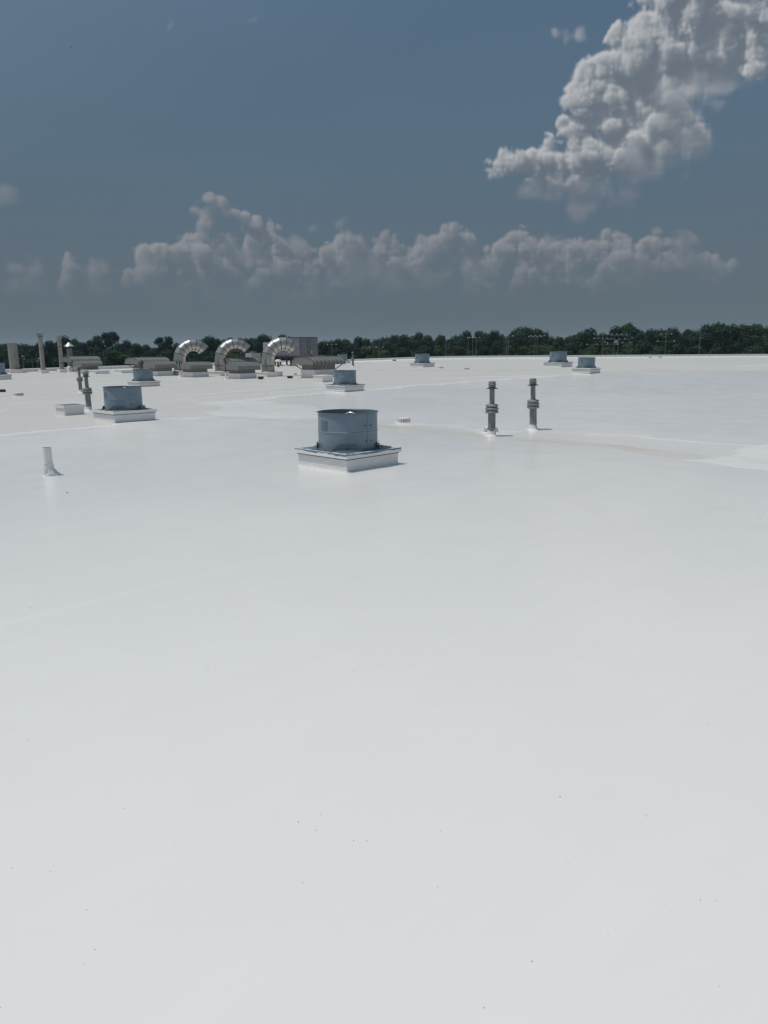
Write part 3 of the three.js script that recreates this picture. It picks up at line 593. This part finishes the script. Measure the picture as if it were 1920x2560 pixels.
// ---------------------------------------------------------------- tall stacks near the left edge
function stack(name, label, px, py, dia, h, build) {
  const p = onRoof(px, py), t = thing(name, label, 'stack', p.toArray(), ROT, 'grey metal stacks');
  const w = Math.max(dia * 1.75, .5);
  part('curb', bx(w, .24, w, 0, .11, 0, .01), M.white, t);
  part('base_flange', lathe([[dia * .5, .23], [dia * .78, .23], [dia * .74, .25], [dia * .5, .29]], 32), M.rust, t);
  const r = dia / 2;
  build(t, r, h); return t;
}
stack('wide_stack', 'widest stack, a plain grey open pipe with no cap', 38, 932, .62, 2.0, (t, r, h) => {
  const p = part('pipe', lathe([[r, .24], [r, h], [r - .012, h], [r - .012, .5]], 44), M.stack, t);
  part('seam', lathe([[r, .72], [r + .006, .724], [r + .006, .736], [r, .74]], 44), M.stack, p);
});
stack('slim_stack', 'slim tall grey stack topped by an open caged cap', 109, 933, .285, 2.68, (t, r, h) => {
  const p = part('pipe', lathe([[r, .24], [r, h - .28], [r - .01, h - .28], [r - .01, 1]], 32), M.stack, t);
  part('seam', lathe([[r, 1.62], [r + .005, 1.624], [r + .005, 1.636], [r, 1.64]], 32), M.seam, p);
  const c = part('cage_ring', lathe([[r - .01, h - .3], [r + .02, h - .3], [r + .02, h - .25], [r - .01, h - .25]], 32), M.hoodRib, t);
  for (let k = 0; k < 6; k++) { const a = k / 6 * 6.283; part('cage_post', bar([Math.cos(a) * (r + .008), h - .27, Math.sin(a) * (r + .008)], [Math.cos(a) * (r + .012), h - .03, Math.sin(a) * (r + .012)], .03, .014), M.hoodRib, c); }
  part('cage_top', lathe([[0, h + .012], [r * .7, h], [r + .022, h - .03], [r + .022, h - .05], [r - .01, h - .05]], 32), M.stack, c);
});
stack('slim_stack', 'slim grey stack with a pale box-like cap and two dark joints', 155.5, 931, .265, 2.52, (t, r, h) => {
  const p = part('pipe', lathe([[r, .24], [r, h - .25]], 32), M.stack, t);
  for (const y of [.62, 1.72]) part('joint', lathe([[r, y], [r + .009, y + .006], [r + .009, y + .026], [r, y + .032]], 32), M.seam, p);
  part('cap', lathe([[r - .01, h - .26], [r + .028, h - .26], [r + .03, h - .03], [r - .01, h - .01], [r - .02, h - .1]], 12), M.unitLight, t);
});
stack('cone_capped_stack', 'stack with a bright conical rain cap behind a barrel hood', 178, 927.5, .37, 2.02, (t, r, h) => {
  part('pipe', lathe([[r, .24], [r, h - .42], [r - .01, h - .42], [r - .01, 1]], 32), M.stack, t);
  for (let k = 0; k < 4; k++) { const a = k / 4 * 6.283 + .3; part('cap_leg', bar([Math.cos(a) * r, h - .6, Math.sin(a) * r], [Math.cos(a) * r * 1.1, h - .2, Math.sin(a) * r * 1.1], .03, .012), M.hoodRib, t); }
  part('rain_cap', lathe([[.36, h - .26], [.365, h - .25], [.02, h + .03], [0, h + .035]], 36), M.bright, t);
});
{
  const t = thing('capped_curb', 'small white curb with a white dome, at the foot of the pale-capped stack', 'roof curb', at(175, 929), ROT);
  part('sides', bx(.34, .3, .34, 0, .14, 0, .01), M.white, t);
  part('dome', lathe([[.17, .29], [.165, .33], [.12, .38], [.05, .40], [0, .405]], 24), M.white, t);
}

// ---------------------------------------------------------------- rooftop air handler on its frame, small white unit, mushroom vent
{
  const base = onRoof(756, 914), t = thing('rooftop_unit', 'large mauve-grey rooftop air unit with hinged doors on a dark steel frame', 'air unit', base.toArray(), ROT);
  // local +x runs along the door face, -z/+z across
  const X = 2.0, Z = 1.9, y0 = .84, y1 = 2.38;
  const b = part('cabinet', bx(X, y1 - y0, Z, 0, (y0 + y1) / 2, 0, .015), M.unit, t);
  part('roof_panel', bx(X + .06, .04, Z + .06, 0, y1 + .018, 0, .008), M.unitSeam, b);
  const zf = Z / 2;
  for (const [x0, x1] of [[-.95, -.25], [-.2, .03], [.08, .95]]) {
    const d = part('door', bx(x1 - x0, 1.40, .03, (x0 + x1) / 2, (y0 + y1) / 2, zf + .014, .006), M.unit, b);
    for (const yy of [-.45, 0, .45]) part('latch', bx(.05, .09, .03, x0 + .045, (y0 + y1) / 2 + yy, zf + .043, .005), M.black, d);
  }
  for (const [z0, z1] of [[-.9, -.03], [.03, .9]]) part('side_panel', bx(.02, 1.42, z1 - z0, -X / 2 - .009, (y0 + y1) / 2, (z0 + z1) / 2, .004), M.unit, b);
  part('switch_box', bx(.18, .26, .1, .18, y0 + .32, zf + .085, .01), M.unitLight, b);
  part('lower_section', bx(1.8, .85, 1.7, .0, y0 + .43, -Z / 2 - .86, .012), M.unit, t);
  part('intake_section', bx(1.8, 1.15, 1.6, 0, y0 + .58, -Z / 2 - 2.55, .012), M.unitLight, t);
  part('frame', [bx(X + .1, .14, .1, 0, y0 - .075, zf - .05), bx(X + .1, .14, .1, 0, y0 - .075, -zf + .05), bx(.1, .14, Z + 3.3, -X / 2 + .05, y0 - .076, -1.65), bx(.1, .14, Z + 3.3, X / 2 - .05, y0 - .076, -1.65)], M.dark, t);
  for (const [x, z] of [[-.95, zf - .1], [.95, zf - .1], [-.95, -zf], [.95, -zf], [-.9, -zf - 1.7], [.9, -zf - 1.7], [-.9, -zf - 3.2], [.9, -zf - 3.2]]) { const l = part('leg', bx(.11, y0 - .12, .11, x, (y0 - .12) / 2, z, .006), M.dark, t); part('foot', bx(.3, .05, .3, x, .02, z, .01), M.white, l); }
  for (const x of [-.5, .1]) part('drain_pipe', tube([[x, y0, zf - .3], [x, .4, zf - .3], [x, .02, zf - .3]], .03, 8, 12), M.grey, t);
}
{
  const t = thing('packaged_unit', 'small white packaged unit with dark fan guard, behind the middle goosenecks', 'air unit', at(634, 919), ROT);
  part('cabinet', bx(.95, .85, .8, 0, .72, 0, .02), M.unitLight, t);
  part('base_rail', [bx(.95, .3, .1, 0, .14, .3), bx(.95, .3, .1, 0, .14, -.3)], M.white, t);
  part('fan_guard', lathe([[.1, 1.27], [.26, 1.25], [.3, 1.2], [.3, 1.14]], 24), M.hoodRib, t);
  part('motor', lathe([[0, 1.36], [.09, 1.35], [.1, 1.2]], 16), M.black, t);
  part('louvre', bx(.5, .2, .03, 0, .55, .41, .005), M.unitSeam, t);
}
{
  const t = thing('mushroom_vent', 'white mushroom-capped vent with a rusty underside, behind a gooseneck', 'roof vent', at(696, 917.5), 0);
  part('stem', lathe([[.11, 0], [.10, .02], [.085, .45]], 20), M.rust, t);
  part('cap', lathe([[.02, .40], [.25, .42], [.27, .46], [.25, .54], [.16, .60], [0, .625]], 28), M.white, t);
}
// round rubber tubs left on the roof
{
  const t = thing('rubber_tub', 'black rubber tub below the gooseneck duct by the rooftop unit', 'tub', at(652, 948), 0, 'dark round tubs on the roof');
  part('bowl', lathe([[0, .01], [.13, .01], [.155, .12], [.17, .125], [.165, .135], [.145, .125], [.12, .03], [0, .03]], 28), M.rubber, t);
  const c1 = copy(t, at(725, 945.5), 0, 'flat dark round tub on open roof before the rooftop unit', 1.0); c1.scale.y = .75;
  const c2 = copy(t, at(739, 936), 0, 'smallest dark round tub, beside the bracketed barrel hood', .55); c2.scale.y = .4;
}
// a scrap by the far parapet
{
  const t = thing('dark_block', 'small dark rubber block by the far parapet, beside the lone drum fan', 'block', at(986, 902), .4);
  part('body', bx(.34, .1, .16, 0, .05, 0, .02), M.rubber, t); part('strap', bx(.04, .012, .17, .05, .104, 0, .003), M.grey, t);
  copy(t, at(2, 980), .2, 'small dark rubber block on open roof near the dirt line');
}
// flecks of leaf and grit
{
  const list = [[168, 1232, 9], [667, 1472, 6], [771, 1502, 4], [362, 1295, 4], [76, 1520, 4], [1900, 1298, 5], [545, 1556, 4], [530, 1604, 3], [520, 1674, 4], [535, 1677, 3], [819, 1625, 3], [883, 1675, 4], [888, 1677, 4], [601, 1704, 3], [310, 1720, 3], [536, 1748, 3], [312, 1775, 4], [70, 1851, 4], [1590, 1852, 3], [1773, 1810, 4], [746, 2056, 6], [789, 2076, 5], [802, 2037, 4], [884, 2102, 4], [917, 2103, 5], [881, 2116, 3], [1400, 1992, 6], [1102, 2080, 4], [310, 2022, 4], [437, 2110, 4], [1617, 2040, 4], [1420, 2155, 4], [1094, 2218, 5], [757, 2208, 4], [217, 2275, 4], [238, 2374, 5], [211, 2409, 4], [1751, 2250, 5], [1790, 2252, 5], [1661, 2262, 4], [1209, 2520, 5], [1, 2519, 5], [127, 2180, 4], [31, 2171, 4], [1799, 2466, 4], [771, 2382, 3], [1717, 1160, 4], [730, 1172, 3], [788, 1173, 4], [910, 1185, 3], [1031, 1149, 3], [1046, 1082, 3], [525, 1100, 4], [670, 1117, 3], [263, 2000, 3], [1300, 2110, 3], [1360, 2106, 3], [1100, 1520, 3], [1230, 1676, 3], [1680, 1580, 4], [1540, 1783, 3], [980, 2500, 3], [1330, 2404, 7], [1520, 2335, 4]];
  seed(5); const geos = [];
  for (const [x, y, w] of list) {
    const p = onRoof(x, y), s = sizeAt(p, w * 0.62), n = 6, sh = new THREE.Shape(), el = rr(.35, .9);
    for (let k = 0; k < n; k++) { const a = k / n * 6.283, r = s * .5 * rr(.6, 1.15), q = [Math.cos(a) * r, Math.sin(a) * r * el]; k ? sh.lineTo(...q) : sh.moveTo(...q); }
    sh.closePath(); const g = new THREE.ExtrudeGeometry(sh, { depth: s * .22, bevelEnabled: false }); g.rotateX(-Math.PI / 2 + rr(-.2, .2)); g.rotateY(rr(0, 6)); g.translate(p.x, p.y + .001, p.z); geos.push(g);
  }
  const m = part('leaf_flecks', geos, mat([.09, .08, .065], .8), scene); m.userData = { label: 'scattered dark flecks of leaf and grit on the white roof', category: 'debris', kind: 'stuff' };
}

// ---------------------------------------------------------------- trees beyond the building
function makeCrown(sd, w, h, open) {
  seed(sd); const pos = [], nor = [], col = [], lobes = [];
  const n = open ? 13 : 18;
  for (let k = 0; k < n; k++) { const v = k / (n - 1), a = rr(0, 6.283), prof = Math.sqrt(Math.max(.05, 1 - Math.pow(v * 1.55 - .62, 2))), u = Math.sqrt(rnd()) * .78 * prof; lobes.push([Math.cos(a) * u * w / 2, v * h * .84 + h * .06, Math.sin(a) * u * w / 2, w * rr(.13, .23) * (open ? .85 : 1)]); }
  lobes.push([0, h * .86, 0, w * .16]);
  const P = new THREE.Vector3(), N = new THREE.Vector3(), U = new THREE.Vector3(), V = new THREE.Vector3();
  for (const [lx, ly, lz, lr] of lobes) {
    const cnt = Math.floor(95 * lr * lr * (open ? .85 : 1)) + 60, tone = rr(.82, 1.18);
    for (let k = 0; k < cnt; k++) {
      N.set(rr(-1, 1), rr(-.75, 1), rr(-1, 1)).normalize(); const rad = lr * rr(.62, 1.12) * (1 + .22 * vn(N.x * 3 + lx, N.y * 3 + lz));
      P.set(lx + N.x * rad, ly + N.y * rad * .82, lz + N.z * rad);
      N.x += rr(-.7, .7); N.y += rr(-.4, .8); N.z += rr(-.7, .7); N.normalize();
      U.set(rr(-1, 1), rr(-1, 1), rr(-1, 1)).cross(N).normalize(); V.crossVectors(N, U);
      const s = rr(.14, .34), e = rr(.55, 1), q = [[-1, -.6], [.2, -1], [1, .3], [-.3, 1]].map(([a, b]) => P.clone().addScaledVector(U, a * s * rr(.7, 1.2)).addScaledVector(V, b * s * e * rr(.7, 1.2)).addScaledVector(N, rr(-.06, .06)));
      const t = tone * rr(.72, 1.28), c = [t * rr(.9, 1.12), t, t * rr(.85, 1.1)];
      for (const i of [0, 1, 2, 0, 2, 3]) { pos.push(q[i].x, q[i].y, q[i].z); nor.push(N.x, N.y, N.z); col.push(...c); }
    }
  }
  const g = new THREE.BufferGeometry(); g.setAttribute('position', new THREE.Float32BufferAttribute(pos, 3)); g.setAttribute('normal', new THREE.Float32BufferAttribute(nor, 3)); g.setAttribute('color', new THREE.Float32BufferAttribute(col, 3));
  return [g, lobes];
}
function trunkGeo(h, lobes, base) {
  const geos = [new THREE.CylinderGeometry(.16, .38, base + h * .55, 9).translate(0, (base + h * .55) / 2, 0)];
  for (const [x, y, z] of lobes.slice(0, 9)) geos.push(bar([0, base + h * .1 + y * .3, 0], [x * .8, base + y, z * .8], .14, .14));
  return merge(geos);
}
const leafMats = [[.028, .066, .040], [.024, .060, .043], [.040, .080, .036], [.022, .056, .045], [.052, .084, .040]].map(c => new THREE.MeshPhysicalMaterial({ color: new THREE.Color().setRGB(...c), vertexColors: true, roughness: .9, specularIntensity: .25, side: THREE.DoubleSide }));
const treeKinds = [];
const KIND = ['dense dark green broadleaf tree in the wood beyond the roof', 'loose-crowned tree in the wood beyond the roof', 'olive green rounded tree in the wood beyond the roof', 'blue-green broadleaf tree in the wood beyond the roof', 'pale olive tree in the wood beyond the roof'];
for (let k = 0; k < 8; k++) {
  const open = k == 1 || k == 6, w = [10, 9, 9.5, 11, 8.5, 9, 8.5, 11.5][k], h = [12, 13, 11.5, 12, 10, 12.5, 13, 11.5][k], base = 4.2;
  const [g, lobes] = makeCrown(300 + k * 17, w, h, open); g.translate(0, base, 0);
  treeKinds.push({ crown: g, trunk: trunkGeo(h, lobes, base), H: base + h * 1.02, kind: open ? 1 : [0, 1, 2, 3, 4, 0, 1, 3][k], mat: [0, 1, 2, 3, 4, 1, 3, 0][k] });
}
const GROUND = -9.5;
function tree(px, py, d, k, wide = 1, label, row = '') {
  const T = treeKinds[k], r = ray(px, py), s = d / Math.hypot(r.x, r.z), topY = EYE + r.y * s, sc = (topY - GROUND) / T.H;
  const t = thing('broadleaf_tree', label ?? KIND[T.kind].replace('tree ', `tree ${row} `).replace(/ +/g, ' '), 'tree', [r.x * s, GROUND, r.z * s], rr(0, 6.28), label ? undefined : 'trees of the wood beyond the roof');
  t.scale.set(sc * wide, sc, sc * wide);
  part('crown', T.crown, leafMats[T.mat], t); part('trunk', T.trunk, M.trunk, t);
}
const skyline = [[-60, 850], [-20, 856], [12, 857], [40, 860], [70, 862], [98, 857], [124, 851], [150, 848], [163, 841], [183, 846], [205, 853], [222, 850], [318, 851], [338, 858], [360, 861], [443, 858], [470, 858], [493, 849], [519, 841], [540, 847], [560, 848], [576, 844], [598, 846], [617, 845], [634, 842], [652, 837], [664, 840], [690, 846], [706, 836], [727, 843], [750, 848], [775, 850], [805, 853], [828, 851], [843, 847], [868, 847], [893, 843], [915, 845], [938, 846], [960, 843], [985, 838], [1013, 836], [1044, 830], [1068, 839], [1101, 836], [1122, 846], [1145, 838], [1170, 828], [1198, 827], [1216, 832], [1236, 827], [1256, 834], [1278, 826], [1298, 819], [1320, 821], [1340, 821], [1358, 830], [1378, 841], [1402, 840], [1423, 836], [1450, 830], [1477, 822], [1500, 832], [1521, 834], [1538, 817], [1565, 807], [1586, 815], [1608, 828], [1628, 824], [1648, 826], [1666, 823], [1685, 820], [1700, 829], [1720, 820], [1745, 827], [1764, 813], [1786, 811], [1808, 807], [1836, 813], [1860, 810], [1883, 806], [1912, 817], [1940, 815], [1975, 812], [2010, 815]];
seed(77);
tree(262, 826, 232, 6, .95, 'tallest loose-crowned tree beyond the stacks and hoods, sky showing through it');
tree(287, 826, 236, 1, .8, 'loose-crowned tree merging with the tallest tree beyond the stacks');
tree(240, 836, 228, 1, .75, 'smaller loose-crowned tree on the shoulder of the tallest tree beyond the stacks');
tree(396, 838, 230, 6, .85, 'loose-crowned tree standing alone above the barrel hood');
tree(424, 838, 234, 1, .8, 'loose-crowned tree just beside the gooseneck furthest from the rooftop unit');
skyline.forEach(([x, y], i) => tree(x + rr(-3, 3), y + 1, rr(225, 275) + (x > 1400 ? -20 : 0), [0, 3, 2, 5, 7, 3, 0][i % 7], rr(.75, 1.0), undefined, 'making the skyline'));
for (let x = -80; x < 2020; x += rr(24, 34)) tree(x, lerp(862, 846, ss(700, 1700, x)) + rr(-4, 6), rr(285, 320), [0, 3, 5, 7][Math.floor(rnd() * 4)], rr(1, 1.25), undefined, 'mostly hidden deep');
for (let x = -40; x < 1990; x += rr(34, 60)) tree(x, lerp(878, 862, ss(300, 1500, x)) + rr(-7, 8), rr(178, 205), [4, 2, 0, 3, 5][Math.floor(rnd() * 5)], rr(.95, 1.25), undefined, 'low at the front edge');

// ---------------------------------------------------------------- floodlight poles of the sports field, a utility pole, a far mast
function floodPole(px, py, d, arms, label) {
  const r = ray(px, py), s = d / Math.hypot(r.x, r.z), topY = EYE + r.y * s, h = topY - GROUND;
  const t = thing('floodlight_pole', label ?? 'tall floodlight pole standing before the trees', 'light pole', [r.x * s, GROUND, r.z * s], Math.atan2(r.x, r.z) + rr(-.25, .25), label ? undefined : 'floodlight poles before the trees');
  part('pole', new THREE.CylinderGeometry(.07, .14, h, 10).translate(0, h / 2, 0), M.pole, t);
  for (const [dy, half, n] of arms) {
    const a = part('crossarm', bx(half * 2, .09, .09, 0, h - dy, .12, .01), M.pole, t);
    for (let k = 0; k < n; k++) { const x = n == 1 ? 0 : lerp(-half, half, k / (n - 1)), g = lathe([[.03, -.08], [.07, -.06], [.135, .06], [.14, .09], [0, .095]], 12); g.rotateX(Math.PI / 2 + .5); g.translate(x, h - dy + .12, .22); part('lamp', g, M.lamp, a); }
  }
}
seed(31);
const A2 = [[.25, 1.5, 4], [1.2, 2.2, 5]], A1 = [[.2, 1.3, 4]];
floodPole(1508, 834, 165, [[.2, 1.7, 5], [1.0, 1.7, 5], [2.2, 3.0, 4]], 'floodlight pole carrying the most lamps, on three crossarms');
floodPole(1513, 855, 190, [[.1, .4, 1]]); floodPole(1536.5, 834, 170, A2); floodPole(1547.5, 835, 176, [[.3, 1.6, 3], [1.9, 2.4, 4]]);
floodPole(1666, 833, 172, [[.2, 1.0, 3], [1.7, 1.6, 3]]); floodPole(1753, 820, 168, [[.1, .5, 1], [2.0, .6, 1], [3.9, .5, 1]]);
floodPole(1115, 848, 178, [[.1, .3, 1]]); floodPole(1171, 844, 176, [[.1, .5, 1]]); floodPole(1182, 844, 182, [[.1, .7, 2]]); floodPole(1191, 844, 180, [[.1, .8, 2]]);
floodPole(1267, 842, 178, [[.2, .3, 1]]); floodPole(1272, 840, 174, [[.1, .9, 2], [1.2, .7, 1]]);
floodPole(1338, 840, 176, A1); floodPole(1344, 839, 180, [[.1, 1.5, 4]]);
floodPole(933, 847, 176, [[.1, .7, 2], [1.9, .8, 2]]); floodPole(948, 846, 178, [[.1, .7, 1], [2.0, .9, 2]]); floodPole(830, 861, 176, [[.1, 1.0, 3]]);
floodPole(57, 890, 150, [[.1, .3, 1]]); floodPole(80, 897, 150, [[.1, 1.2, 2]]); floodPole(94, 903, 155, [[.1, .3, 1]]);
{
  const r = ray(259, 876), s = 150 / Math.hypot(r.x, r.z), h = EYE + r.y * s - GROUND, t = thing('utility_pole', 'wooden utility pole rising behind the barrel hood by the cone-capped stack', 'utility pole', [r.x * s, GROUND, r.z * s], .3);
  part('pole', new THREE.CylinderGeometry(.11, .17, h, 10).translate(0, h / 2, 0), M.wood, t);
  const a = part('crossarm', bx(1.5, .1, .1, 0, h - .5, .13, .01), M.wood, t);
  for (const x of [-.65, 0, .65]) part('insulator', lathe([[.02, 0], [.05, .03], [.03, .08], [.05, .11], [0, .14]], 10).translate(x, h - .45, .13), M.grey, a);
}
{
  const r = ray(1369.5, 826), s = 620 / Math.hypot(r.x, r.z), h = EYE + r.y * s - GROUND, t = thing('lattice_mast', 'far lattice mast just clearing the trees', 'mast', [r.x * s, GROUND, r.z * s], .5);
  for (const [x, z] of [[-1, -1], [1, -1], [1, 1], [-1, 1]]) part('leg', bar([x * .9, 0, z * .9], [x * .6, h, z * .6], .13, .13), M.pole, t);
  for (let k = 0; k < 9; k++) { const y = h * (1 - k * .035); part('brace', [bar([-.62, y, .62], [.62, y - 1, .62], .08, .08), bar([.62, y, -.62], [-.62, y - 1, -.62], .08, .08), bar([-.62, y, -.62], [-.62, y - 1, .62], .08, .08), bar([.62, y, .62], [.62, y - 1, -.62], .08, .08)], M.pole, t); }
}
// a bird, high up
{
  const r = ray(178, 118), p = camera.position.clone().addScaledVector(r, 95), t = thing('bird', 'single dark bird flying high in the open sky', 'bird', p.toArray(), .8);
  const wing = s => { const g = new THREE.BufferGeometry(), v = [[0, 0, .035], [0, 0, -.05], [s * .1, .035, -.045], [s * .1, .04, .03], [s * .21, .02, -.05], [s * .2, .025, -.02]]; g.setAttribute('position', new THREE.Float32BufferAttribute(v.flat(), 3)); g.setIndex([0, 1, 2, 0, 2, 3, 3, 2, 4, 3, 4, 5]); g.computeVertexNormals(); return g; };
  part('body', lathe([[0, -.1], [.012, -.085], [.026, -.03], [.024, .02], [.016, .05], [.018, .065], [.01, .08], [0, .095]], 12).rotateX(Math.PI / 2), M.dark, t);
  part('wing', wing(1), M.dark, t); part('wing', wing(-1), M.dark, t);
  part('tail', new THREE.ConeGeometry(.03, .08, 4).scale(1, 1, .3).rotateX(Math.PI / 2).translate(0, 0, -.12), M.dark, t);
}

scene.fog = new THREE.FogExp2(new THREE.Color().setRGB(.62, .74, .85), 0.0002);
renderer.render(scene, camera);
